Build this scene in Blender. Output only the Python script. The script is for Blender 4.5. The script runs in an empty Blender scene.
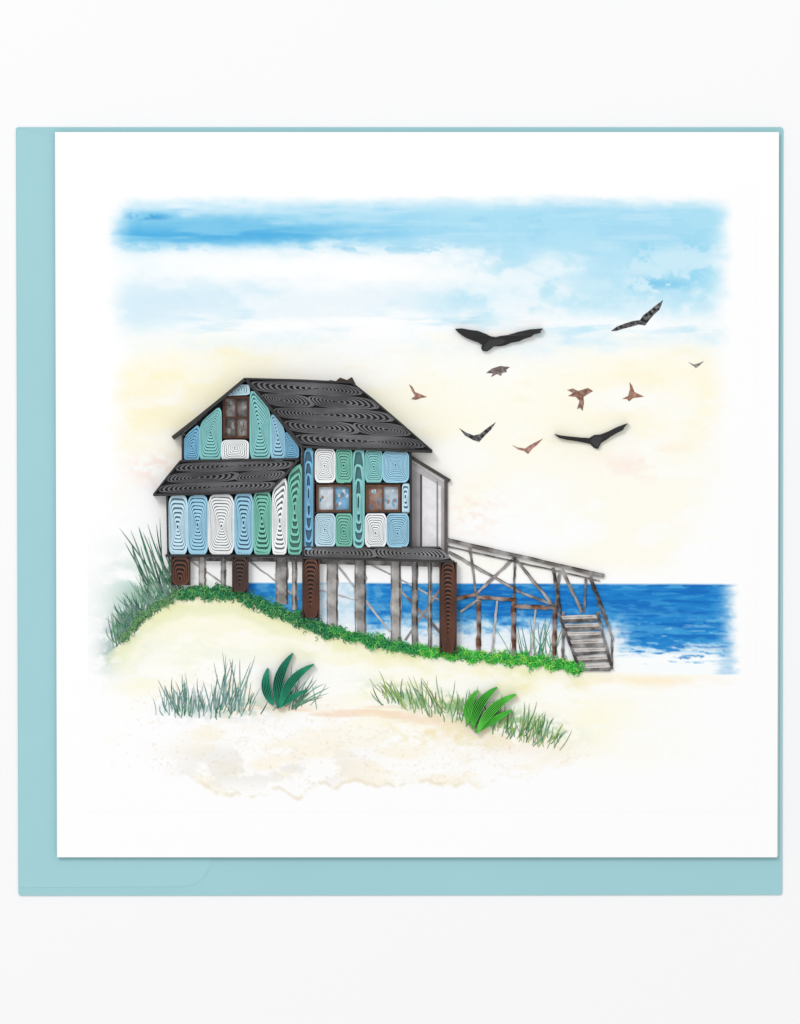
import bpy, math, random
import numpy as np
from mathutils import Vector
from mathutils.geometry import tessellate_polygon
random.seed(7); np.random.seed(7)
S=0.0002
EXPO=1.10
def lin(c):
    c=np.asarray(c,dtype=float)/255.0
    return np.where(c<=0.04045,c/12.92,((c+0.055)/1.055)**2.4)/EXPO
scene=bpy.context.scene
# ---------------------------------------------------------------- materials
def mat(name,rough=0.8,spec=0.2,nscale=250,namt=0.0,bump=0.0,bscale=3000,fade=0.0,fscale=900):
    m=bpy.data.materials.new(name); m.use_nodes=True
    nt=m.node_tree; b=nt.nodes['Principled BSDF']
    b.inputs['Roughness'].default_value=rough
    b.inputs['Specular IOR Level'].default_value=spec
    at=nt.nodes.new('ShaderNodeAttribute'); at.attribute_name='Col'
    tc=nt.nodes.new('ShaderNodeTexCoord')
    src=at.outputs['Color']
    if namt>0:
        n=nt.nodes.new('ShaderNodeTexNoise'); n.inputs['Scale'].default_value=nscale; n.inputs['Detail'].default_value=5
        nt.links.new(tc.outputs['Object'],n.inputs['Vector'])
        mr=nt.nodes.new('ShaderNodeMapRange'); mr.inputs['From Min'].default_value=0.3; mr.inputs['From Max'].default_value=0.7
        mr.inputs['To Min'].default_value=1-namt; mr.inputs['To Max'].default_value=1+namt
        nt.links.new(n.outputs['Fac'],mr.inputs['Value'])
        vm=nt.nodes.new('ShaderNodeVectorMath'); vm.operation='SCALE'
        nt.links.new(src,vm.inputs[0]); nt.links.new(mr.outputs['Result'],vm.inputs['Scale'])
        src=vm.outputs['Vector']
    if fade>0:   # thin watery ink letting the paper through
        n=nt.nodes.new('ShaderNodeTexNoise'); n.inputs['Scale'].default_value=fscale; n.inputs['Detail'].default_value=3
        mp=nt.nodes.new('ShaderNodeMapping'); mp.inputs['Location'].default_value=(3.1,1.7,0.4)
        nt.links.new(tc.outputs['Object'],mp.inputs['Vector']); nt.links.new(mp.outputs['Vector'],n.inputs['Vector'])
        mr=nt.nodes.new('ShaderNodeMapRange'); mr.inputs['From Min'].default_value=0.40; mr.inputs['From Max'].default_value=0.75
        mr.inputs['To Min'].default_value=0.0; mr.inputs['To Max'].default_value=fade
        nt.links.new(n.outputs['Fac'],mr.inputs['Value'])
        mx=nt.nodes.new('ShaderNodeMix'); mx.data_type='RGBA'
        nt.links.new(mr.outputs['Result'],mx.inputs['Factor']); nt.links.new(src,mx.inputs['A']); mx.inputs['B'].default_value=(0.86,0.85,0.84,1)
        src=mx.outputs['Result']
    nt.links.new(src,b.inputs['Base Color'])
    if bump>0:
        n2=nt.nodes.new('ShaderNodeTexNoise'); n2.inputs['Scale'].default_value=bscale; n2.inputs['Detail'].default_value=3
        nt.links.new(tc.outputs['Object'],n2.inputs['Vector'])
        bp=nt.nodes.new('ShaderNodeBump'); bp.inputs['Strength'].default_value=bump; bp.inputs['Distance'].default_value=0.00002
        nt.links.new(n2.outputs['Fac'],bp.inputs['Height']); nt.links.new(bp.outputs['Normal'],b.inputs['Normal'])
    return m
M_card=mat('card_stock',0.85,0.1,bump=0.12)
M_env=mat('envelope_paper',0.8,0.15,60,0.012,bump=0.25)
M_table=mat('white_surface',0.9,0.1)
M_print=mat('watercolour_ink',0.85,0.1,600,0.20,fade=0.22,fscale=500)
M_pale=mat('pale_watercolour_ink',0.85,0.1,500,0.10)
M_wood=mat('painted_wood_ink',0.85,0.1,500,0.25,fade=0.38,fscale=450)
M_frame=mat('window_frame_paper',0.7,0.2,700,0.3)
M_bird=mat('mottled_ink',0.85,0.1,1100,0.40,fade=0.25,fscale=1400)
M_quill=mat('quilling_paper',0.6,0.25,500,0.05)
M_dark=mat('black_quilling_paper',0.38,0.42,170,0.40)
M_leaf=mat('green_quilling_paper',0.6,0.3,600,0.15)
# ---------------------------------------------------------------- mesh builder
class MB:
    def __init__(s): s.v=[];s.f=[];s.c=[]
    def add(s,vs,fs,col):
        o=len(s.v); s.v+=vs; s.f+=[tuple(i+o for i in f) for f in fs]
        if len(vs) and isinstance(col,list): s.c+=col
        else: s.c+=[tuple(col)]*len(vs)
    def prism(s,pts,z0,z1,col,ztop=None,side=None):
        n=len(pts)
        zt=[(ztop(p) if ztop else z1) for p in pts]
        vs=[(p[0],p[1],zt[i]) for i,p in enumerate(pts)]
        tris=tessellate_polygon([[Vector((p[0],p[1],0)) for p in pts]])
        fs=[]
        for t in tris:
            a,b,c=[pts[i] for i in t]
            ar=(b[0]-a[0])*(c[1]-a[1])-(b[1]-a[1])*(c[0]-a[0])
            fs.append(tuple(t) if ar<0 else (t[0],t[2],t[1]))
        s.add(vs,fs,lin(col))
        vs=[(p[0],p[1],zt[i]) for i,p in enumerate(pts)]+[(p[0],p[1],z0) for p in pts]
        fs=[(i,(i+1)%n,(i+1)%n+n,i+n) for i in range(n)]
        s.add(vs,fs,lin(side if side is not None else col))
    def flat(s,pts,z,col): 
        s.prism(pts,z-0.03,z,col)
    def ribbon(s,P,W,z0,z1,col,ctop=None):
        P=np.asarray(P,float); n=len(P)
        if np.isscalar(W): W=np.full(n,W)
        if np.isscalar(z1): z1=np.full(n,z1)
        T=np.gradient(P,axis=0); L=np.hypot(T[:,0],T[:,1])+1e-9; T/=L[:,None]
        N=np.stack([-T[:,1],T[:,0]],1)
        A=P+N*W[:,None]; B=P-N*W[:,None]
        vs=[];fs=[];cs=[]
        cl=tuple(lin(col)); ct=tuple(lin(ctop if ctop is not None else col))  # strip tops lighter than sides: lit edges painted into the colour
        for i in range(n):
            a=A[i];b=B[i];z=z1[i]
            vs+=[(a[0],a[1],z0),(a[0],a[1],z),(a[0],a[1],z),(b[0],b[1],z),(b[0],b[1],z),(b[0],b[1],z0)]
            cs+=[cl,cl,ct,ct,cl,cl]
        for i in range(n-1):
            o=6*i;q=o+6
            fs+=[(o,q,q+1,o+1),(o+2,q+2,q+3,o+3),(o+4,q+4,q+5,o+5)]
        fs+=[(0,1,4,5),(6*n-6,6*n-1,6*n-2,6*n-5)]
        s.add(vs,fs,cs)
def wpos(p): return ((p[0]-400)*S,(512-p[1])*S,p[2]*S)
ABS={}
def make(name,mb,material,parent=None,label=None,category=None,kind=None,group=None):
    V=np.array([wpos(p) for p in mb.v])
    c=(V.min(0)+V.max(0))/2; c[2]=V[:,2].min()
    V=V-c
    me=bpy.data.meshes.new(name); me.from_pydata(V.tolist(),[],mb.f); me.update()
    ca=me.color_attributes.new('Col','FLOAT_COLOR','POINT')
    C=np.ones((len(mb.v),4),dtype=np.float32); C[:,:3]=np.array([tuple(q) for q in mb.c])
    ca.data.foreach_set('color',C.ravel())
    me.materials.append(material)
    ob=bpy.data.objects.new(name,me); scene.collection.objects.link(ob)
    place(ob,c,parent,label,category,kind,group); return ob
def place(ob,c,parent,label=None,category=None,kind=None,group=None):
    ABS[ob.name]=np.array(c,float)
    if parent is not None:
        ob.parent=parent; ob.location=tuple(np.array(c)-ABS[parent.name])
    else: ob.location=tuple(c)
    if label: ob['label']=label
    if category: ob['category']=category
    if kind: ob['kind']=kind
    if group: ob['group']=group
def empty(name,p,label=None,category=None,parent=None,group=None):
    ob=bpy.data.objects.new(name,None); ob.empty_display_size=0.005; scene.collection.objects.link(ob)
    place(ob,wpos(p),parent,label,category,None,group); return ob
# ---------------------------------------------------------------- noise
_tab={}
def vn(x,y,seed):
    if seed not in _tab: _tab[seed]=np.random.RandomState(seed).rand(256,256)
    t=_tab[seed]; xi=np.floor(x).astype(int); yi=np.floor(y).astype(int)
    fx=x-xi; fy=y-yi; fx=fx*fx*(3-2*fx); fy=fy*fy*(3-2*fy)
    a=t[xi&255,yi&255]; b=t[(xi+1)&255,yi&255]; c=t[xi&255,(yi+1)&255]; d=t[(xi+1)&255,(yi+1)&255]
    return (a*(1-fx)+b*fx)*(1-fy)+(c*(1-fx)+d*fx)*fy
def fbm(x,y,sx,sy,seed,o=5):
    r=0;a=1;s=0
    for k in range(o):
        r=r+a*vn(x/sx*2**k+13.7*k,y/sy*2**k+7.1*k,seed+k); s+=a; a*=0.55
    return np.clip((r/s-0.5)*1.7+0.5,0,1)
def ss(a,b,t):
    u=np.clip((t-a)/(b-a),0,1); return u*u*(3-2*u)
# ---------------------------------------------------------------- table, envelope, card
WHITE=(253,253,253)
mb=MB(); mb.add([(-5000,-5000,0),(-5000,6000,0),(6000,6000,0),(6000,-5000,0)],[(0,1,2,3)],lin((248,248,249)))
make('ground',mb,M_table,kind='structure')
def rquad(pts,r,n=5):
    out=[]
    m=len(pts)
    for i in range(m):
        p0=np.array(pts[i-1],float);p=np.array(pts[i],float);p1=np.array(pts[(i+1)%m],float)
        a=p+(p0-p)/np.linalg.norm(p0-p)*r; b=p+(p1-p)/np.linalg.norm(p1-p)*r
        for k in range(n+1):
            t=k/n; q=(1-t)**2*a+2*t*(1-t)*p+t*t*b; out.append((q[0],q[1]))
    return out
env=empty('envelope',(400,512,0.2),'pale aqua blue paper envelope lying under the greeting card','envelope')
ENV=(160,206,212)
mb=MB(); mb.prism(rquad([(15.5,126.8),(783.5,126.8),(782.5,895.2),(18,896)],3),0.3,1.3,ENV); make('back_panel',mb,M_env,env)
mb=MB()
fl=[(16.6,128.2),(62,139),(300,140),(300,800),(240,790),(222,830),(212,857)]
fl+=[(210,866),(206,874),(200,881),(192,885.5),(182,887),(19.2,888)]
mb.prism(fl,1.3,1.6,(162,208,214)); make('flap',mb,M_env,env)
card=empty('greeting_card',(418,495,2),'square white folded greeting card with quilled beach house scene','greeting card')
mb=MB(); mb.prism([(57,133.5),(779.5,133.5),(778.5,856),(59,856)],2.2,3.2,(236,240,240)); make('back_panel',mb,M_card,card)
mb=MB(); mb.prism([(55.0,132),(779,132),(777.2,857.3),(57.0,857.3)],4.0,6.0,WHITE,side=(215,232,233)); make('front_panel',mb,M_card,card)  # side tint has the envelope's greenish reflection painted in
mb=MB(); mb.prism([(777,134),(778.6,134),(777,856),(775.5,856)],3.2,4.0,(225,235,235)); make('fold',mb,M_card,card)
# ---------------------------------------------------------------- painted scene
X0,X1,Y0,Y1=88,756,184,812
xs=np.arange(X0,X1+0.5,1.0); ys=np.arange(Y0,Y1+0.5,1.0)
gx,gy=np.meshgrid(xs,ys)
DL=[(90,668),(108,652),(125,635),(148,612),(170,598),(190,590),(232,590),(262,602),(300,618),(330,630),(370,640),(420,650),(470,655),(530,660),(585,668),(620,671),(660,674),(760,674)]
dly=np.interp(gx,[p[0] for p in DL],[p[1] for p in DL])
C=np.ones(gx.shape+(3,))*np.array(WHITE,float)
def over(col,a):
    global C
    a=np.clip(a,0,1)[...,None]; C=C*(1-a)+np.array(col,float)*a
big=fbm(gx,gy,90,45,1); med=fbm(gx,gy,40,16,11); fin=fbm(gx,gy,9,6,21); streak=fbm(gx,gy,70,7,31); vf=fbm(gx,gy,3,3,41,3)
blot=fbm(gx,gy,34,26,141)
wob=(med-0.5)*8+(fin-0.5)*4
E=ss(106,142,gx+wob)*(1-ss(700,734,gx+wob))
top=ss(194,216,gy+wob*0.6)
over((208,236,248),E*top*(1-ss(310,372,gy+(big-0.5)*50))*(0.10+0.90*ss(0.2,0.6,big)))
over((162,217,242),E*top*(1-ss(238,262,gy+(med-0.5)*20))*(0.55+0.45*ss(0.3,0.7,streak)))
b1=np.exp(-((gy-(229+0.012*(gx-130)+(med-0.5)*12))/13)**4)
over((108,191,231),E*b1*(1-ss(330,470,gx+(big-0.5)*120))*(0.75+0.25*streak))
over((66,166,222),E*np.exp(-((gy-(234+(med-.5)*6))/6)**2)*(1-ss(250,400,gx))*ss(0.25,0.6,streak)*0.6)
over((40,140,205),np.exp(-((gy-217-(gx-150)*0.05)/3)**2-((gx-148)/20)**4)*ss(0.35,0.6,fin)*0.6)
over((60,170,225),np.exp(-((gy-219)/4)**2-((gx-560)/70)**4)*ss(0.4,0.75,streak)*0.35)
over((120,203,236),E*np.exp(-((gy-222-(med-.5)*10)/9)**4)*ss(380,520,gx)*ss(0.25,0.7,blot)*0.65)
pr=np.exp(-((gx-672)/38)**4-((gy-262)/28)**4)
over((84,190,230),pr*ss(0.42,0.56,blot)*0.8)
over((60,176,224),pr*ss(0.56,0.60,blot)*(1-ss(0.60,0.66,blot))*0.5)
over((60,170,224),np.exp(-((gx-660)/34)**4-((gy-284)/7)**2)*ss(0.4,0.56,fin)*0.6)
over((180,226,244),E*ss(380,470,gx)*top*(1-ss(300,352,gy+(med-.5)*30))*(0.3+0.7*ss(0.3,0.7,blot))*0.8)
over((132,205,236),np.exp(-((gx-455)/60)**4-((gy-262-(big-.5)*30)/18)**4)*ss(0.4,0.6,blot)*0.4)
cl=np.exp(-((gx-300)/215)**4-((gy-268-(med-.5)*14)/21)**4)
over((253,253,253),cl*(0.99-0.08*streak)*(1-ss(440,540,gx+(big-.5)*90)))
dry=ss(0.52,0.6,fbm(gx,gy,14,5,71))
over((120,195,230),dry*np.exp(-((gy-(248+8*(streak-.5)))/3.2)**2)*E*(1-ss(470,500,gx))*0.4)
over((216,236,247),E*np.exp(-((gy-302-(med-.5)*14)/20)**4)*(1-ss(400,480,gx))*(0.5+0.5*ss(0.3,0.7,big))*0.75)
over((254,254,254),E*np.exp(-((gy-327-(med-.5)*12)/14)**2)*ss(140,220,gx)*0.85*ss(0.15,0.5,streak))
# cream horizon glow
cr=ss(322,384,gy+(med-.5)*26)*(1-ss(420,520,gy+(big-.5)*90))
over((254,248,222),E*cr*(0.30+0.70*ss(.2,.7,big))*0.9)
over((253,243,200),E*cr*ss(.35,.7,blot)*(1-ss(230,330,gx))*.5)
over((254,254,252),E*cr*np.exp(-((gx-500)/95)**2-((gy-385)/45)**2)*.6)
over((254,250,234),E*ss(430,500,gy)*(1-ss(556,584,gy))*ss(0.25,0.7,big)*ss(400,480,gx)*0.75)
over((251,240,208),E*cr*ss(0.66,0.95,med)*0.25)
over((250,222,208),np.exp(-((gx-155)/22)**2-((gy-468)/16)**2)*ss(0.3,0.7,fin)*0.7)
over((248,214,204),np.exp(-((gx-655)/50)**2-((gy-465)/14)**2)*ss(0.4,0.7,blot)*0.4)
over((250,225,208),np.exp(-((gx-470)/30)**2-((gy-512)/22)**2)*ss(0.4,0.8,fin)*0.5)
# green wash on dune left
gw=np.exp(-((gx-134)/30)**2-((gy-606)/48)**2)
over((184,210,200),gw*ss(0.05,0.6,med)*0.9)
over((96,150,124),np.exp(-((gx-140)/26)**2-((gy-dly+8)/26)**2)*ss(0.2,0.65,fin)*0.85)
over((104,154,122),np.exp(-((gy-dly-2)/14)**2)*ss(96,122,gx+wob*.5)*(1-ss(170,230,gx))*ss(0.25,0.75,fin)*0.7)
over((176,180,196),np.exp(-((gx-118)/16)**2-((gy-640)/20)**2)*0.5*ss(.2,.6,fin))
# sea
seaM=(gy<dly+1)
hz=583.5+(gx-400)*0.003
sst=fbm(gx,gy,46,3.2,81); sfi=fbm(gx,gy,14,2.2,91)
sea=ss(hz-1.0,hz+1.0,gy)*ss(232,240,gx)*(1-ss(712,740,gx+(fin-.5)*7))*seaM
over((34,130,204),sea)
over((20,104,186),sea*ss(0.4,0.7,sst)*0.75)
over((64,158,216),sea*ss(0.55,0.75,sfi)*0.6)
over((90,176,224),sea*ss(0.55,0.66,fbm(gx,gy,60,4,93))*0.5*ss(600,625,gy))
over((170,215,240),sea*ss(0.62,0.74,fbm(gx,gy,24,2.4,97))*0.7*ss(605,640,gy))
over((120,190,228),sea*np.exp(-((gy-hz-2)/2)**2)*ss(0.4,.7,sfi)*0.4)
over((250,253,254),sea*ss(640,661,gy+(sst-.5)*22)*(.25+.75*ss(0.25,0.5,sfi+(gy-650)*0.025)))
over((250,253,254),sea*np.exp(-((gy-656-(sst-.5)*6)/7)**2)*ss(0.35,0.55,sfi)*.8)
over((254,254,254),sea*ss(300,322,gx)*(1-ss(356,372,gx))*0.85)
over((150,200,222),sea*(1-ss(420,450,gx))*0.35*ss(.3,.7,fin))
over((252,253,253),sea*(1-ss(612,640,gx+(fin-.5)*16))*ss(612,636,gy+(fin-.5)*18)*0.9)
# sand
depth=gy-dly
sd=(gy>dly)
sdn=ss(0,5,depth)
left=ss(100,140,gx+wob*1.5)
bot=788+14*(fbm(gx,gy*0+3,45,1,101)-.5)*2-0.0006*(gx-300)**2*0.6
fadeB=1-ss(-3,2,gy-bot)
fR=1-ss(540,700,gx+(big-.5)*120)
rt=1-ss(540,700,gx+(big-.5)*60)
over((253,249,226),sdn*left*(1-ss(30,110,depth+(big-.5)*60))*rt*(.35+.65*ss(.2,.7,med)))
over((236,236,184),sdn*left*np.exp(-((depth-9)/12)**2)*ss(0.2,0.7,blot)*0.85*(1-ss(560,610,gx)))
over((226,234,190),sdn*left*np.exp(-((depth-26-(big-.5)*30)/6)**2)*ss(0.45,0.7,med)*0.4*(1-ss(520,610,gx)))
over((251,246,232),left*sdn*fadeB*fR*ss(55,110,depth+(big-.5)*60)*(0.1+0.9*ss(.3,.7,med))*ss(150,220,gx+wob))
over((244,228,198),fadeB*np.exp(-((gx-480)/85)**4-((gy-722-(gx-480)*.12)/28)**4)*ss(0.35,0.65,blot)*0.55)
over((244,212,182),fadeB*np.exp(-((gx-350)/120)**4-((gy-714-(gx-330)*.06-(big-.5)*20)/8)**2)*ss(0.35,0.65,streak)*0.6)
over((226,222,214),fadeB*np.exp(-((gx-265)/90)**4-((gy-766)/20)**4)*ss(0.45,0.6,fbm(gx,gy,36,22,111))*0.45)
over((230,216,190),fadeB*sdn*ss(-5.5,-0.5,gy-bot)*ss(175,215,gx)*(1-ss(440,520,gx))*ss(.3,.6,fin)*0.7)
bb=fbm(gx,gy,60,30,161); over((234,226,204),left*sdn*fadeB*fR*ss(.50,.525,bb)*(1-ss(.525,.56,bb))*ss(60,90,depth)*ss(170,210,gx)*0.35)
over((226,190,150),sdn*left*fadeB*fR*ss(0.82,0.92,vf)*0.25*ss(60,90,depth))
over((252,238,208),np.exp(-((gx-650)/72)**4-((gy-680-(med-.5)*5)/6)**2)*ss(.2,.6,med)*0.8*sd)
over((240,214,140),np.exp(-((gx-530)/60)**4-((gy-690)/14)**2)*ss(.4,.7,blot)*0.3)
over((236,220,150),np.exp(-((gx-440)/60)**4-((gy-735)/14)**2)*ss(.35,.7,fin)*0.35)
over((110,166,90),np.exp(-((gx-470)/90)**4-((gy-(710+(gx-470)*.22))/10)**2)*ss(.3,.65,fin)*0.7)
over((130,170,162),np.exp(-((gx-218)/50)**4-((gy-706)/11)**2)*ss(.3,.65,fin)*0.5)
over((240,246,234),sdn*np.exp(-((gx-200)/70)**2-((gy-655)/25)**2)*ss(.3,.7,med)*0.7)
C=C*(1+ (vf-0.5)[...,None]*0.008)
Cl=lin(np.clip(C,0,253))
cxx=(gx[:-1,:-1]+.5); cyy=gy[:-1,:-1]+.5; cd=dly[:-1,:-1]
sand=(cyy>cd); seaR=(~sand)&(cyy>583)&(cxx>236)&(cxx<742); skyR=~(sand|seaR)
H,W=gx.shape
idx=np.arange(H*W).reshape(H,W)
def sheet(name,maskc,label):
    a=idx[:-1,:-1][maskc];b=idx[:-1,1:][maskc];c=idx[1:,1:][maskc];d=idx[1:,:-1][maskc]
    F=np.stack([a,d,c,b],1); u,inv=np.unique(F,return_inverse=True); F=inv.reshape(F.shape)
    V=np.zeros((len(u),3)); V[:,0]=(gx.ravel()[u]-400)*S; V[:,1]=(512-gy.ravel()[u])*S; V[:,2]=6.08*S
    cen=(V.min(0)+V.max(0))/2; V-=cen
    me=bpy.data.meshes.new(name); me.from_pydata(V.tolist(),[],F.tolist()); me.update()
    ca=me.color_attributes.new('Col','FLOAT_COLOR','POINT'); cc=np.ones((len(u),4),dtype=np.float32); cc[:,:3]=Cl.reshape(-1,3)[u]
    ca.data.foreach_set('color',cc.ravel()); me.materials.append(M_card)
    ob=bpy.data.objects.new(name,me); scene.collection.objects.link(ob); place(ob,cen,card,label)
sheet('painted_sky',skyR,'blue and cream watercolour sky')
sheet('painted_sea',seaR,'deep blue watercolour sea with white surf')
sheet('painted_sand',sand,'pale yellow watercolour sand dune')
ZP=6.2
# ---------------------------------------------------------------- quilling helpers
def chaikin(p,it=2,r=.2):
    p=[np.array(q,float) for q in p]
    for _ in range(it):
        o=[]
        for i in range(len(p)):
            a=p[i];b=p[(i+1)%len(p)]; o+=[a*(1-r)+b*r,a*r+b*(1-r)]
        p=o
    return p
def resample(p,M):
    p=np.array(list(p)+[p[0]],float); d=np.r_[0,np.cumsum(np.hypot(*np.diff(p,axis=0).T))]
    t=np.linspace(0,d[-1],M,endpoint=False)
    return np.stack([np.interp(t,d,p[:,0]),np.interp(t,d,p[:,1])],1)
def coil(mb,outline,col,n,z0,z1,focus=(0.5,0.5),wf=0.5,wmax=1.0,M=44,dome=0.8,ctop=None,inset=0.5,back=None,zb=None,corner=.16,wmin=.14):
    o=np.array(outline,float); cen=o.mean(0)
    d=o-cen; o=cen+d*(1-inset/np.maximum(np.abs(d).max(0),1e-3))
    R=chaikin(o,3,corner); O=resample(R,M)
    if back is not None: mb.prism([tuple(p) for p in O],z0,zb,back)  # dark backing paints shade into the gaps between loops
    mn=o.min(0);mx=o.max(0)
    if len(outline)==4:
        u,v=focus; q=o
        F=(q[0]*(1-u)+q[1]*u)*(1-v)+(q[3]*(1-u)+q[2]*u)*v
    else: F=mn+(mx-mn)*np.array(focus)
    F=F+np.random.uniform(-.5,.5,2)
    N=int((n+1)*M*0.97); i=np.arange(N); f=np.where(i<M*.9,1.0,1-(i-M*.9)/((n+.1)*M)); f=np.maximum(f,0.02); k=i%M
    lumps=1+0.014*np.sin(i*0.37+random.random()*6)*np.sin(i*0.093)
    P=F+(O[k]-F)*(f*np.where(i<M,1,np.minimum(lumps,1.0)))[:,None]
    T=np.gradient(O,axis=0); T/=np.hypot(T[:,0],T[:,1])[:,None]
    dp=np.abs((O-F)[:,0]*T[:,1]-(O-F)[:,1]*T[:,0])/n
    Wd=np.clip(wf*dp[k]*0.5,wmin,wmax*0.5)
    Z=z1+dome*(1-f)+0.15*np.sin(i*0.21)+i*1e-4
    mb.ribbon(P,Wd,z0,Z,col,ctop)
def rect(x0,y0,x1,y1): return [(x0,y0),(x1,y0),(x1,y1),(x0,y1)]
BLUE=(160,210,234); TEAL=(140,206,206); GREEN=(124,196,176); WHT=(247,250,251); LB=(196,228,242); SB=(126,188,222)
GAP_SHADE=(40,50,56)  # wall backing coloured dark to deepen the shade between coils
WZ=7.0
def panel(mb,q,col,focus=None,n=None,z0=None):
    q=np.array(q,float); w=np.linalg.norm((q[1]+q[2]-q[0]-q[3])/2)
    h=np.linalg.norm((q[2]+q[3]-q[0]-q[1])/2)
    if n is None: n=max(4,int(round(min(w,h)/2/1.32)))
    c=np.array(col)*random.uniform(.97,1.02)
    coil(mb,q,np.clip(c,0,250)*0.95,n,WZ,WZ+9+random.uniform(-.5,.5),focus or (0.5,random.uniform(.38,.62)),wf=0.70,wmax=2.6,M=56,ctop=np.clip(c,0,251),back=np.clip(c,0,250)*.56+np.array((2,6,10)),zb=WZ+7.2,inset=.35,corner=.13)  # backing is the panel colour darkened, painted shade for the gaps
house=empty('beach_house',(300,600,ZP),'quilled paper beach house on stilts with blue and white walls','house')
mb=MB()
mb.prism([(183,434),(245,381),(301,448),(301,462),(298,470),(303,556),(168,555),(168,494),(183,462)],ZP,WZ,GAP_SHADE)
K=panel
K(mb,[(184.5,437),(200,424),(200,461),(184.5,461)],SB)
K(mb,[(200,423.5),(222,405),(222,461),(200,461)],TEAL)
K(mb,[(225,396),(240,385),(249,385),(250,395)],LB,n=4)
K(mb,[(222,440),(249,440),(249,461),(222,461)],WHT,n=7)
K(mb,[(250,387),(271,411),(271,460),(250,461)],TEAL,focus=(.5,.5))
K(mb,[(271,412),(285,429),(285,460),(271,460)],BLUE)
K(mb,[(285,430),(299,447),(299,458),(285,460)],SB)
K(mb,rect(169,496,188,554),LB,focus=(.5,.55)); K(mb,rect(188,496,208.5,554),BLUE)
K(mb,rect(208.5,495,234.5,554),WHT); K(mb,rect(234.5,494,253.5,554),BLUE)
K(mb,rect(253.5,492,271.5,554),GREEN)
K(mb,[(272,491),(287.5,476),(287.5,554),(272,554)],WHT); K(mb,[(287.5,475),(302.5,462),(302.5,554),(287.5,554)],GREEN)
make('front_wall',mb,M_quill,house)
mb=MB()
mb.prism([(303,447),(410,451),(410,547),(303,552)],ZP,WZ,GAP_SHADE)
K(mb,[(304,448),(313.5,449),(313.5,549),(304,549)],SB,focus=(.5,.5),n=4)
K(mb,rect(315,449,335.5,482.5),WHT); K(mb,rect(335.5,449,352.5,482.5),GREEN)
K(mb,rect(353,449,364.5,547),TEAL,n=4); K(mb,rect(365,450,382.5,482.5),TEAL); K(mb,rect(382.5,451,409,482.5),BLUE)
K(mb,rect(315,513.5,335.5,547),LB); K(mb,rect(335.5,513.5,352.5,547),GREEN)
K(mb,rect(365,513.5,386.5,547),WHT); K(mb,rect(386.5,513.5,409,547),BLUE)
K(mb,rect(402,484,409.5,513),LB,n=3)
make('side_wall',mb,M_quill,house)
# roof rows
BLK=(30,30,32); BLK_LIT=(104,104,108)  # strip sides near black, tops greyed as painted highlights
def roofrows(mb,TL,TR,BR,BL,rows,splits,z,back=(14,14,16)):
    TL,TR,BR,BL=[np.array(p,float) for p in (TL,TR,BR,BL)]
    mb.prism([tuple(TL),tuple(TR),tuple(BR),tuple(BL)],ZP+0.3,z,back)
    for r in range(rows):
        a=r/rows;b=(r+1)/rows
        l0=TL+(BL-TL)*a; l1=TL+(BL-TL)*b; r0=TR+(BR-TR)*a; r1=TR+(BR-TR)*b
        zz=z+8-(r*0.5)
        sp=[0]+splits[r%len(splits)]+[1]
        for s0,s1 in zip(sp[:-1],sp[1:]):
            q=[l0+(r0-l0)*s0,l0+(r0-l0)*s1,l1+(r1-l1)*s1,l1+(r1-l1)*s0]
            L=np.linalg.norm(q[1]-q[0])
            coil(mb,q,BLK,max(7,int(L/2/4.6)),z,zz,(random.choice([.38,.62,.5]),.5),wf=0.52,wmax=2.2,M=120,dome=3.5,ctop=BLK_LIT,inset=0.3,back=(18,18,20),zb=zz-3,corner=.2,wmin=.2)
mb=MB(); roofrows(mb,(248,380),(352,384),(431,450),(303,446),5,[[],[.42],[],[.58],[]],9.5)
mb.ribbon([(246,379),(262,398),(282,422),(303,447)],1.5,ZP,20.5,(16,16,18),(40,40,42))
mb.ribbon([(303,447),(350,449),(400,451),(432,452)],1.1,ZP,20,(16,16,18),(40,40,42))
mb.ribbon([(246,379),(300,380.5),(352,383),(372,399),(400,423),(432,451)],0.9,ZP,20,(16,16,18),(40,40,42))
mb.ribbon([(246,379),(222,399),(196,420),(173,438)],1.6,ZP,20.5,(16,16,18),(42,42,44))
mb.ribbon([(174,439),(180,434.5),(186,435)],0.9,ZP,19,(22,22,24),(50,50,52))
make('roof',mb,M_dark,house)
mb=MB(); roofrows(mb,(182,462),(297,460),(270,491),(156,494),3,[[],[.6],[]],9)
mb.ribbon([(181,461),(240,460),(298,459)],1.0,ZP,19.5,(16,16,18),(40,40,42))
mb.ribbon([(154,495),(200,494),(250,492.5),(270,491),(284,477),(299,459)],1.2,ZP,19.5,(16,16,18),(40,40,42))
mb.ribbon([(181,461),(168,477),(154,495)],0.9,ZP,19.2,(16,16,18),(40,40,42))
make('porch_roof',mb,M_dark,house)
mb=MB(); mb.prism([(322,384),(330,380),(336,381),(340,377.5),(347,380),(352,377),(357,387),(352,390),(324,386)],ZP,ZP+1.0,(78,62,54)); make('chimney',mb,M_frame,house)
mb=MB()
def trim(p,w=0.9,h=17.0): mb.ribbon(p,w,ZP,h,(18,18,20),(36,36,38))
def lp(a,b,n=5): return [(a[0]+(b[0]-a[0])*t,a[1]+(b[1]-a[1])*t) for t in np.linspace(0,1,n)]
trim(lp((183,436),(183,461))); trim(lp((167.5,495),(168.5,555))); trim(lp((303.3,448),(303.3,555)),1.0,17.4)
trim(lp((166,555.5),(303,556)),1.4,17.8); trim(lp((314.2,449),(314.2,547)),.6,16.6); trim(lp((410.5,452),(411,548)),1.2,17.2)
trim(lp((315,483),(352,483)),.5,16.2);trim(lp((315,512.8),(352,512.8)),.5,16.2)
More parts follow.
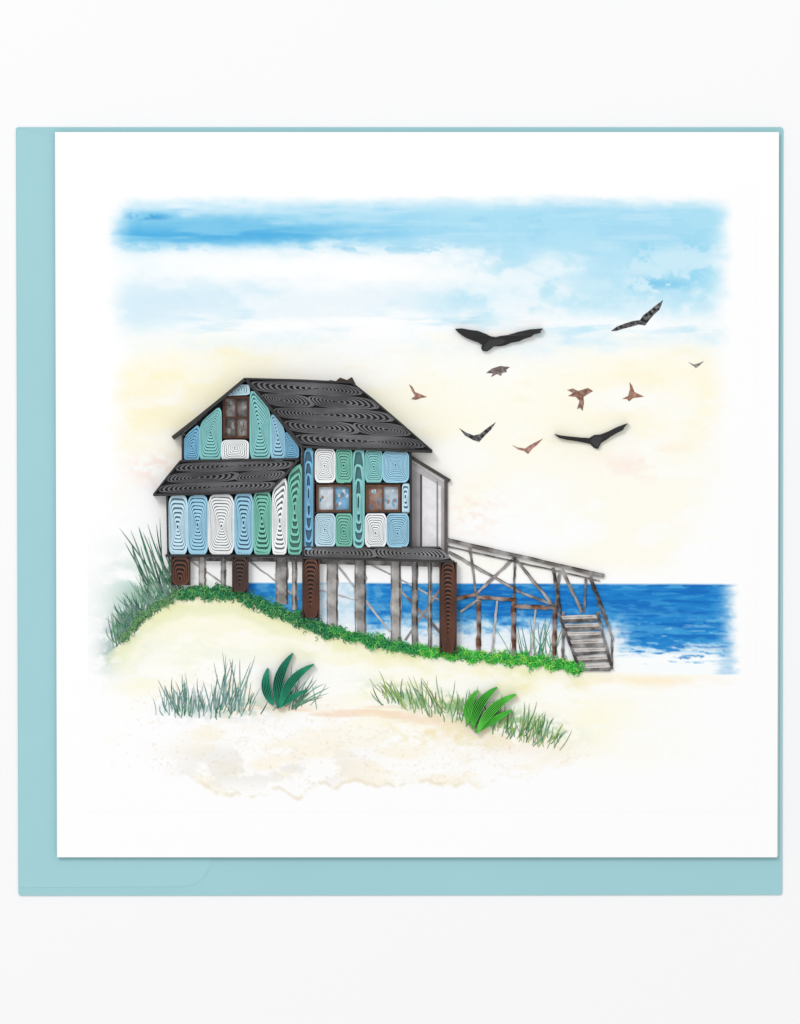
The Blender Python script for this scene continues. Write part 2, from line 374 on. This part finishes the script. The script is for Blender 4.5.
trim(lp((365,483),(410,483)),.5,16.3);trim(lp((365,512.8),(410,512.8)),.5,16.3)
make('wall_trim',mb,M_dark,house)
mb=MB()
mb.prism([(303,547),(440,547),(453,561),(303,557)],ZP,9,(28,28,30))
for s0,s1 in ((0,.5),(.5,1)):
    l=np.array((304.,547.5)); r=np.array((440.,548.)); l2=np.array((304.,556.5)); r2=np.array((452.,560.))
    coil(mb,[l+(r-l)*s0,l+(r-l)*s1,l2+(r2-l2)*s1,l2+(r2-l2)*s0],(70,70,72),9,9,15.5,(.5,.5),wf=.56,wmax=2.5,M=80,ctop=(120,120,122),inset=.2,back=(24,24,26),zb=12.5)
mb.ribbon(lp((303,557.5),(454,561.5)),1.2,ZP,16.5,(20,20,22),(44,44,46)); mb.ribbon(lp((303,547),(440,547.2)),.8,ZP,16,(28,28,30),(60,60,62))
make('deck_ledge',mb,M_dark,house)
def window(x0,y0,x1,y1,cols,rows,paneA,paneB,frame,z=13.5,fw=1.5):
    w=empty('window',((x0+x1)/2,(y0+y1)/2,WZ),parent=house)
    m=MB(); nx,ny=cols,rows
    for i in range(nx):
        for j in range(ny):
            a=x0+(x1-x0)*i/nx; b=x0+(x1-x0)*(i+1)/nx; c=y0+(y1-y0)*j/ny; d=y0+(y1-y0)*(j+1)/ny
            m.prism(rect(a+.3,c+.3,b-.3,d-.3),WZ,z-3,paneA if (i+j)%2==0 else paneB)
            for k in range(7):
                u=random.uniform(a+2,b-3);v=random.uniform(c+2,d-5)
                r=[(u,v),(u+random.uniform(1,3),v+.6),(u+random.uniform(1,3),v+random.uniform(3,6)),(u-.4,v+random.uniform(2,5))]
                m.prism(r,z-3,z-2.9+0.03*k,random.choice([(90,156,196),(205,218,226),(150,110,92),(70,112,150)] if cols==2 and rows==1 else [(60,52,50),(140,140,140),(92,88,84)]))
    make('pane',m,M_print,w)
    m=MB()
    def bar(a,b,c,d,zz): m.prism(rect(a,b,c,d),WZ,zz,frame)
    bar(x0-fw,y0-fw,x1+fw,y0+fw*.6,z+.6); bar(x0-fw,y1-fw*.6,x1+fw,y1+fw,z+.9)
    bar(x0-fw,y0,x0+fw*.6,y1,z+.3); bar(x1-fw*.6,y0,x1+fw,y1,z+.35)
    for i in range(1,nx):
        xx=x0+(x1-x0)*i/nx; bar(xx-.8,y0,xx+.8,y1,z)
    for j in range(1,ny):
        yy=y0+(y1-y0)*j/ny; bar(x0,yy-.8,x1,yy+.8,z+.15)
    make('frame',m,M_frame,w)
window(224.5,398,248,437,2,2,(118,112,108),(90,86,84),(84,54,42))
window(318,486,350,510.5,2,1,(214,224,232),(100,162,200),(104,78,64))
window(367,486,399,510.5,2,1,(154,120,106),(176,194,208),(104,74,58))
# side lean-to (painted)
mb=MB()
mb.flat([(412,462),(445,483),(445,556),(438,549),(412,547)],ZP+.1,(236,234,236))
mb.flat([(412,462),(421,468),(421,547),(412,547)],ZP+.2,(172,170,172)); mb.flat(rect(420,468,422.2,547),ZP+.24,(96,92,94))
mb.flat([(412,462),(445,483),(445,489),(412,469)],ZP+.27,(190,188,190)); mb.flat(rect(436.5,481,438.2,549),ZP+.3,(150,146,148)); mb.flat(rect(441,484,445,552),ZP+.22,(180,176,178))
make('lean_to_wall',mb,M_pale,house)
mb=MB(); mb.ribbon(lp((409,456),(450,481)),1.7,ZP,11,(34,33,34),(58,56,56)); mb.ribbon(lp((446,481),(446,562)),1.7,ZP,8.5,(70,62,60),(84,76,74))
make('lean_to_frame',mb,M_dark,house)
# posts
BR=(78,46,32)
def qpost(x0,y0,x1,y1,col=BR,n=None):
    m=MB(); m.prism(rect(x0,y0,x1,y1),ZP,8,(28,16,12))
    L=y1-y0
    coil(m,rect(x0+.6,y0+.5,x1-.6,y1-.5),np.array(col)*.8,n or max(5,int(L/5)),8,14.5,(.5,.84),wf=.62,wmax=2.2,M=60,ctop=np.array(col)*1.25,inset=.2,back=np.array(col)*.35,zb=11.5)  # gap shade and lit strip tops both put into the brown
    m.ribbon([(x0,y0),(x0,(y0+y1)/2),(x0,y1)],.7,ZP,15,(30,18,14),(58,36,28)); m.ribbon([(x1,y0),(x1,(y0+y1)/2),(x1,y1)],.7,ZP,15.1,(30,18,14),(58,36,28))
    make('post',m,M_dark,house)
qpost(172,557,190,585); qpost(233,557,248,592,(62,44,38)); qpost(303,559,319,618); qpost(440,562,456,653)
def wob_line(a,b,w,n=9,amp=.35):
    P=[(x+random.uniform(-amp,amp),y+random.uniform(-amp,amp)) for x,y in lp(a,b,n)]
    Wd=np.array([w*random.uniform(.65,1.2) for _ in range(n)])
    return P,Wd
def ppost(x0,y0,x1,y1,c):
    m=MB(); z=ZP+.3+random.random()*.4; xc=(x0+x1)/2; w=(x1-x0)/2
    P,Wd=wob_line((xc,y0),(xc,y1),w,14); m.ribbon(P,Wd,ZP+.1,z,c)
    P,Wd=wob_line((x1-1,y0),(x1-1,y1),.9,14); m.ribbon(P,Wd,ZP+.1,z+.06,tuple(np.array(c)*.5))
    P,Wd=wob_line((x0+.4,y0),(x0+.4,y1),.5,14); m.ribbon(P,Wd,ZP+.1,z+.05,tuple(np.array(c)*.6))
    make('post',m,M_wood,house)
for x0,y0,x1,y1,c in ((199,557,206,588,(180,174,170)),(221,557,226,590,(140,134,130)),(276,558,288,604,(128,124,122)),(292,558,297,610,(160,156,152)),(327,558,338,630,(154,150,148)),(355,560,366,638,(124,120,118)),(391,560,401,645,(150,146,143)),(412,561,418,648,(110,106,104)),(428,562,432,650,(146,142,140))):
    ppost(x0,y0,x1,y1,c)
mb=MB(); k=0
for a,b,w,c in (((190,560),(232,590),1.0,(160,156,158)),((248,560),(300,600),.9,(150,148,152)),((338,566),(390,632),1.1,(166,162,162)),((366,562),(440,600),.9,(150,148,148)),((400,590),(440,632),1.4,(110,100,96)),((440,590),(405,640),1.2,(130,120,115)),((320,590),(355,600),.8,(180,178,180))):
    P,Wd=wob_line(a,b,w); mb.ribbon(P,Wd,ZP+.1,ZP+.2+.03*k,c); k+=1
mb.flat([(320,559),(440,562),(440,567),(320,564)],ZP+.5,(104,98,98)); mb.flat([(190,557.5),(303,558),(303,562),(190,561)],ZP+.5,(84,80,82))
make('brace',mb,M_wood,house)
# ---------------------------------------------------------------- boardwalk with stairs
bw=empty('boardwalk',(520,620,ZP),'grey wooden boardwalk with sloping handrail and steps down to sand','boardwalk')
G1=(104,98,96);G2=(132,126,123);G3=(70,65,64)
mb=MB(); z=ZP+.5
def beam(a,b,w,c,dz=0.0):
    global z
    z+=.07; P,Wd=wob_line(a,b,w,12,.3); mb.ribbon(P,Wd,ZP+.05,z+dz,c)
    if w>1.5:
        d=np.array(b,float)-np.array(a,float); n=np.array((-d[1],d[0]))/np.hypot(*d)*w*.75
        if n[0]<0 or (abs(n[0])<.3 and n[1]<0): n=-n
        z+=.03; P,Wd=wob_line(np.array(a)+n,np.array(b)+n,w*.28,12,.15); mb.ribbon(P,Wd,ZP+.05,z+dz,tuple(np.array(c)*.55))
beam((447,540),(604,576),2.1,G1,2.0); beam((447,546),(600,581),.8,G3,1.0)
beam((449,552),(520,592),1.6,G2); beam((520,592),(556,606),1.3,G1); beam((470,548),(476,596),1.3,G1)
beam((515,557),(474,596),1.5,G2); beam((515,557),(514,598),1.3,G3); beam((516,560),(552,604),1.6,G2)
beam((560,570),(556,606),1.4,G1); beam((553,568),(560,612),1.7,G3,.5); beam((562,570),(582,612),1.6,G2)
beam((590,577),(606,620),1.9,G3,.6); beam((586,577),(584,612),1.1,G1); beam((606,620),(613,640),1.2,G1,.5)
make('railing',mb,M_wood,bw)
mb=MB(); BRN=(112,72,48); z=ZP+1.6
beam((456,599),(478,594),1.8,BRN); beam((477,597),(516,600),1.8,BRN,.3); beam((514,606),(556,608),1.9,BRN,.3); beam((478,600),(460,612),1.2,G2)
make('deck_beam',mb,M_wood,bw)
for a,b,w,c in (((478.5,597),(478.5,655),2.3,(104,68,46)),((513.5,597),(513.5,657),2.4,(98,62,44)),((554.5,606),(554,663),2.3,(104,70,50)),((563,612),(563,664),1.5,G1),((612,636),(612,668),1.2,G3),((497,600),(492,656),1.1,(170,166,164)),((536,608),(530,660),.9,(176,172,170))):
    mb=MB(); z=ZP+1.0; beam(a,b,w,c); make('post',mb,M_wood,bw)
st=MB(); n=7
for i in range(n):
    t=i/(n-1); y=616+t*49; xl=559+t*20; xr=598+t*13; j=lambda: random.uniform(-.9,.9)
    st.prism([(xl+j(),y+j()),((xl+xr)/2,y-.6+j()*.6),(xr-2+j(),y-1.5+j()),(xr,y+2.2),(xl+1,y+3.4)],ZP+.1,ZP+1.2+.15*i,(190,184,180))
    st.prism([(xl+1,y+3.4),(xr,y+2.2),(xr+j(),y+5.4+j()),((xl+xr)/2,y+6.2+j()*.7),(xl+2+j(),y+7.0+j())],ZP+.1,ZP+1.0+.15*i,random.choice([(80,76,76),(106,102,100),(92,88,86)]))
    P,Wd=wob_line((xl+4,y+1.5),(xr-6,y+.6),.35,8,.3); st.ribbon(P,Wd,ZP+.1,ZP+1.4+.15*i,(140,134,130))
P,Wd=wob_line((558,612),(579,668),1.3); st.ribbon(P,Wd,ZP+.1,ZP+3,G3); P,Wd=wob_line((597,612),(612,669),1.3); st.ribbon(P,Wd,ZP+.1,ZP+3,G3)
make('staircase',st,M_wood,bw)
# ---------------------------------------------------------------- grass
def blade(mb,x0,y0,x1,y1,bend,w,c,z):
    n=7; a=np.array((x0,y0),float); b=np.array((x1,y1),float); d=b-a; nn=np.array((-d[1],d[0])); L=np.hypot(*d)
    m=(a+b)/2+nn/L*bend
    P=[(1-t)**2*a+2*t*(1-t)*m+t*t*b for t in np.linspace(0,1,n)]
    W=np.array([w*(0.45+1.1*t)*(1-t)**.8+0.05 for t in np.linspace(0,1,n)])
    mb.ribbon(P,W,z-0.05,z,c)
mb=MB()
GC=[(56,118,88),(86,142,108),(34,88,68),(116,166,128),(60,110,104)]
for i in range(190):
    t=random.random(); bx=112+t*68; by=np.interp(bx,[p[0] for p in DL],[p[1] for p in DL])+random.uniform(-8,8)
    L=random.uniform(14,42)*(0.6+.5*t); ang=random.gauss(-.3,.22)
    c=np.array(random.choice(GC))*.85+np.array((200,215,210))*.15*random.random()
    blade(mb,bx,by,bx+math.sin(ang)*L,by-math.cos(ang)*L,random.uniform(-6,6),random.uniform(.5,1.15),c,ZP+.05+random.random()*.3)
for i in range(17):
    bx=random.uniform(150,184); by=592+random.uniform(-3,3); L=random.uniform(45,76); ang=random.gauss(-.42,.13)
    blade(mb,bx,by,bx+math.sin(ang)*L,by-math.cos(ang)*L,random.uniform(-8,2),random.uniform(.7,1.3),random.choice([(42,98,74),(26,74,62),(60,118,88)]),ZP+.05+random.random()*.3)
make('beach_grass',mb,M_print,label='tall dark green painted grass beside the stilt house',category='grass',group='tufts of beach grass')
mb=MB()
for i in range(105):
    bx=random.choice([random.gauss(190,16),random.gauss(225,14),random.uniform(165,262)]); by=712+random.uniform(-8,8)-abs(bx-215)*.03
    L=random.uniform(12,42)*(1.35 if 212<bx<245 else .8); ang=random.gauss((bx-200)/160,.16)
    blade(mb,bx,by,bx+math.sin(ang)*L,by-math.cos(ang)*L,random.uniform(-4,4),random.uniform(.45,1.0),random.choice([(114,156,156),(82,134,126),(54,110,92),(140,176,174),(66,126,88)]),ZP+.05+random.random()*.3)
make('beach_grass',mb,M_print,label='blue grey painted grass tuft on pale sand',category='grass',group='tufts of beach grass')
mb=MB()
for i in range(38):
    bx=random.gauss(292,8); by=705+random.uniform(-4,6); L=random.uniform(12,38); ang=random.gauss(.55,.4)
    blade(mb,bx,by,bx+math.sin(ang)*L,by-math.cos(ang)*L,random.uniform(-4,4),random.uniform(.4,.9),random.choice([(124,166,150),(74,130,104),(96,146,120),(64,156,120)]),ZP+.05+random.random()*.3)
make('beach_grass',mb,M_print,label='thin painted grass around dark teal paper leaves',category='grass',group='tufts of beach grass')
mb=MB()
for i in range(210):
    bx=random.uniform(382,562); by=698+(bx-380)*.27+random.uniform(-7,7); L=random.uniform(9,32)*(1.1 if 420<bx<530 else .8); ang=random.gauss(-.55+(bx-380)/180*1.0,.22)
    blade(mb,bx,by,bx+math.sin(ang)*L,by-math.cos(ang)*L,random.uniform(-4,4),random.uniform(.45,1.0),random.choice([(88,140,74),(50,104,58),(124,168,92),(94,146,108),(150,174,84)]),ZP+.05+random.random()*.3)
make('beach_grass',mb,M_print,label='olive green painted grass spreading along sandy slope',category='grass',group='tufts of beach grass')
mb=MB()
for i in range(36):
    bx=random.gauss(536,14); by=658+random.uniform(-3,3); L=random.uniform(12,46); ang=random.gauss(.0,.3)
    blade(mb,bx,by,bx+math.sin(ang)*L,by-math.cos(ang)*L,random.uniform(-5,5),random.uniform(.4,.8),random.choice([(100,160,130),(74,140,84),(60,126,120)]),ZP+.05+random.random()*.25)
make('beach_grass',mb,M_print,label='thin painted reeds growing under the boardwalk',category='grass',group='tufts of beach grass')
# fringe ground cover : tiny curled paper snips
mb=MB()
dx=[p[0] for p in DL];dy=[p[1] for p in DL]
def snip(x,y,zb,c,r):
    a=random.uniform(0,6.28); w=r*.12
    cv=random.choice([-1,1])*random.uniform(1.2,2.6); p=np.array((x,y,zb)); el=random.uniform(.1,1.2); vs=[]
    for s in range(6):
        nn=np.array((-math.sin(a),math.cos(a),0))*w*(1-.1*s)
        vs+=[tuple(p-nn),tuple(p+nn)]
        p=p+np.array((math.cos(a)*math.cos(el),math.sin(a)*math.cos(el),math.sin(el)))*r/3.2; a+=cv*.5; el-=.3
    mb.add(vs,[(0,1,3,2),(2,3,5,4),(4,5,7,6),(6,7,9,8),(8,9,11,10)],lin(c))
for i in range(6500):
    x=random.uniform(122,584)
    y=np.interp(x,dx,dy); th=1.7 if x<180 else (2.8 if x<330 else 2.1)
    th*=0.5+1.0*vn(np.array([x/11.]),np.array([1.5]),5)[0]
    y+=random.gauss(0.5,th)+(2.0 if 180<x<330 else 0)+1.3*math.sin(x*.31)
    if x<180: c=random.choice([(104,158,104),(80,138,92),(130,174,112)])
    elif x<330: c=random.choice([(34,126,74),(48,150,88),(24,100,64),(96,172,92),(110,176,104),(40,142,94)])
    elif x<420: c=random.choice([(40,150,72),(60,172,84),(30,116,60),(108,190,86),(48,160,88)])
    else: c=random.choice([(58,196,66),(98,218,78),(40,158,58),(154,220,94),(50,176,76)])
    if x<180 and random.random()<.55: continue
    snip(x,y,ZP+.1,c,random.uniform(3.2,6))
make('ground_cover',mb,M_leaf,label='fringed green paper undergrowth along the dune under the house',category='undergrowth',kind='stuff')
def leaf(mb,x0,y0,x1,y1,bend,w,col,z0):
    a=np.array((x0,y0),float);b=np.array((x1,y1),float);d=b-a;L=np.hypot(*d);nn=np.array((-d[1],d[0]))/L
    m=(a+b)/2+nn*bend
    ts=np.linspace(0,1,15); cl=[(1-t)**2*a+2*t*(1-t)*m+t*t*b for t in ts]
    ww=[w*max(0,math.sin(math.pi*t**.9))**.75+.12 for t in ts]
    lft=[cl[i]+nn*ww[i] for i in range(15)]; rgt=[cl[i]-nn*ww[i] for i in range(14,-1,-1)]
    mb.prism([tuple(p) for p in lft+rgt],ZP,z0+1.5,tuple(np.array(col)*.48))
    for s in (-1.0,-.6,-.2,.2,.6,1.0):
        mb.ribbon([cl[i]+nn*ww[i]*s for i in range(15)],.42,z0,z0+4.0+.4*abs(s)+random.random()*.4,tuple(np.array(col)*.8),tuple(np.minimum(np.array(col)*1.1,255)))  # darker bed and sides, lighter tops: shade and light in the green
mb=MB(); T=(26,128,98)
leaf(mb,273,705,268,668,-9,4.0,T,7); leaf(mb,278,707,293,653,-13,4.4,(20,114,88),7.8); leaf(mb,280,708,314,664,-14,4.0,(28,134,100),8.6); leaf(mb,277,708,307,690,-3,2.6,(22,120,90),7.3)
make('leafy_plant',mb,M_leaf,label='dark teal quilled paper leaves standing on the sand',category='plant',group='quilled paper plants')
mb=MB(); T=(74,172,56)
leaf(mb,468,724,478,690,-9,3.6,T,7); leaf(mb,472,729,497,687,-12,4.2,(62,160,50),7.8); leaf(mb,477,733,516,694,-12,4.0,(80,182,60),8.6); leaf(mb,475,732,512,710,-2,2.8,(62,164,50),7.3)
make('leafy_plant',mb,M_leaf,label='bright green quilled paper leaves standing on the sand',category='plant',group='quilled paper plants')
# ---------------------------------------------------------------- birds
birds=[
([(455,329),(462,328.5),(470,330),(478,331),(486,334),(491,336.5),(496,337),(500,336),(508,335),(518,332),(530,329.5),(543,328.5),(540,331.5),(541,333),(534,334.5),(531,337),(524,339),(519,341.5),(511,343),(505,345.5),(499,346.5),(494,346.5),(491,349),(487,351.5),(483,351),(481,348.5),(482,345),(478,342.5),(472,340.5),(466,338),(462,335.5),(458,332.5)],(22,22,24),'large black paper cut gull with spread wings',3.2),
([(554,434),(561,435.5),(570,436.5),(580,437.5),(589,438),(594,435),(600,434.5),(608,431.5),(617,427),(628,423),(624,427.5),(623,430),(617,433),(611,436.5),(606,440),(601,443),(598,449),(594,448),(590,444),(583,442.5),(575,441),(567,440),(559,438)],(22,22,24),'long winged black paper cut bird gliding',2.8),
([(611,331),(617,326.5),(625,323.5),(633,321),(640,320),(643,315.5),(649,311),(655,306),(663,300),(661,306),(659,310),(654,314.5),(650,319),(645,325.5),(639,324.5),(632,326.5),(624,328.5),(616,331)],(40,38,44),'dark grey bird banking with raised wings',.6),
([(459,428),(466,432.5),(474,435.5),(480,434),(486,429),(496,422),(491,429.5),(485,435.5),(479,442),(473,440),(465,435.5)],(44,42,48),'dark grey bird with wings in a V',.6),
([(486,373),(492,368.5),(500,366),(510,367),(506,370),(507,372),(502,373),(501,376),(497,374),(491,377),(493,373.5)],(104,88,82),'small brown grey bird in flight',.5),
([(409,384),(413,387.5),(415,392),(419,393.5),(427,397),(421,398),(416,400),(411,399),(415,396),(412,391)],(146,100,78),'small reddish brown bird with wing raised',.5),
([(567,390),(573,388.5),(578,391),(583,389.5),(588,388),(593,391),(588,394),(583.5,397),(584,403),(582.5,411),(580,408),(577,409),(579.5,401),(576,397),(568,396),(573,393)],(132,92,72),'small reddish brown bird with drooping wing',.5),
([(629.5,382),(632,385.5),(634.5,392),(644,396.5),(638,397.5),(633,398),(629,401.5),(627,399),(622,399),(628,396),(630,389)],(150,104,80),'small rusty bird with upright wing',.5),
([(688,362),(694,364.5),(698,363.5),(704,361),(699,366),(696,368)],(130,120,116),'tiny distant grey bird',.4),
([(512,445),(518,447.5),(525,448.5),(531,444.5),(543,438.5),(537,445),(532,449),(528,454),(524,451),(518,449.5)],(158,108,94),'reddish brown bird gliding with bent wings',.5)]
for pts,c,lab,h in birds:
    mb=MB(); p=np.array(pts,float); cx=(p[:,0].min()+p[:,0].max())/2; hw=(p[:,0].max()-p[:,0].min())/2
    zt=(lambda q: ZP+1.0+h*(.5+1.1*(abs(q[0]-cx)/hw)**1.3)) if h>1 else None
    mb.prism([tuple(q) for q in pts],ZP if h<1 else ZP+.6,ZP+.12,c,ztop=zt)
    if h>1:
        if cx<520: bd=[(482,350.5),(484,345.5),(488,341),(494,338.5),(501,338.5),(506,340.5),(503,343.5),(497,345.5),(491,348),(487,351)]
        else: bd=[(590,441),(594,436.5),(600,436),(603,438.5),(600,442),(598,447.5),(595,446.5)]
        mb.prism(bd,ZP,ZP+3.2+h*.4,(46,46,49))
        for s in (-1,1):
            for q in range(3):
                t0=.25+.22*q; xx=cx+s*hw*t0; tp=np.interp(xx,*zip(*sorted([(a,b) for a,b in pts[:len(pts)//3+1]]))) if False else None
    make('bird',mb,M_dark if h>1 else M_bird,label=lab,category='bird',group='birds flying over the beach')
# ---------------------------------------------------------------- light & camera
w=bpy.data.worlds.new('World'); scene.world=w; w.use_nodes=True
w.node_tree.nodes['Background'].inputs['Color'].default_value=(1,1,1,1); w.node_tree.nodes['Background'].inputs['Strength'].default_value=0.84
def area(name,loc,size,power):
    l=bpy.data.lights.new(name,'AREA'); l.size=size; l.energy=power
    o=bpy.data.objects.new(name,l); scene.collection.objects.link(o); o.location=loc
    o.rotation_euler=(Vector((0,0,0))-Vector(loc)).to_track_quat('-Z','Y').to_euler()
area('studio_softbox',(-0.75,1.1,1.45),0.6,14.6)
cam=bpy.data.cameras.new('camera'); co=bpy.data.objects.new('camera',cam); scene.collection.objects.link(co)
D=0.95; co.location=(0,0,D+6*S); cam.sensor_fit='VERTICAL'; cam.sensor_height=24; cam.sensor_width=24; cam.lens=24*D/(1024*S); cam.clip_start=0.01; cam.clip_end=50
scene.camera=co
scene.view_settings.view_transform='Standard'; scene.view_settings.look='None'; scene.view_settings.exposure=0
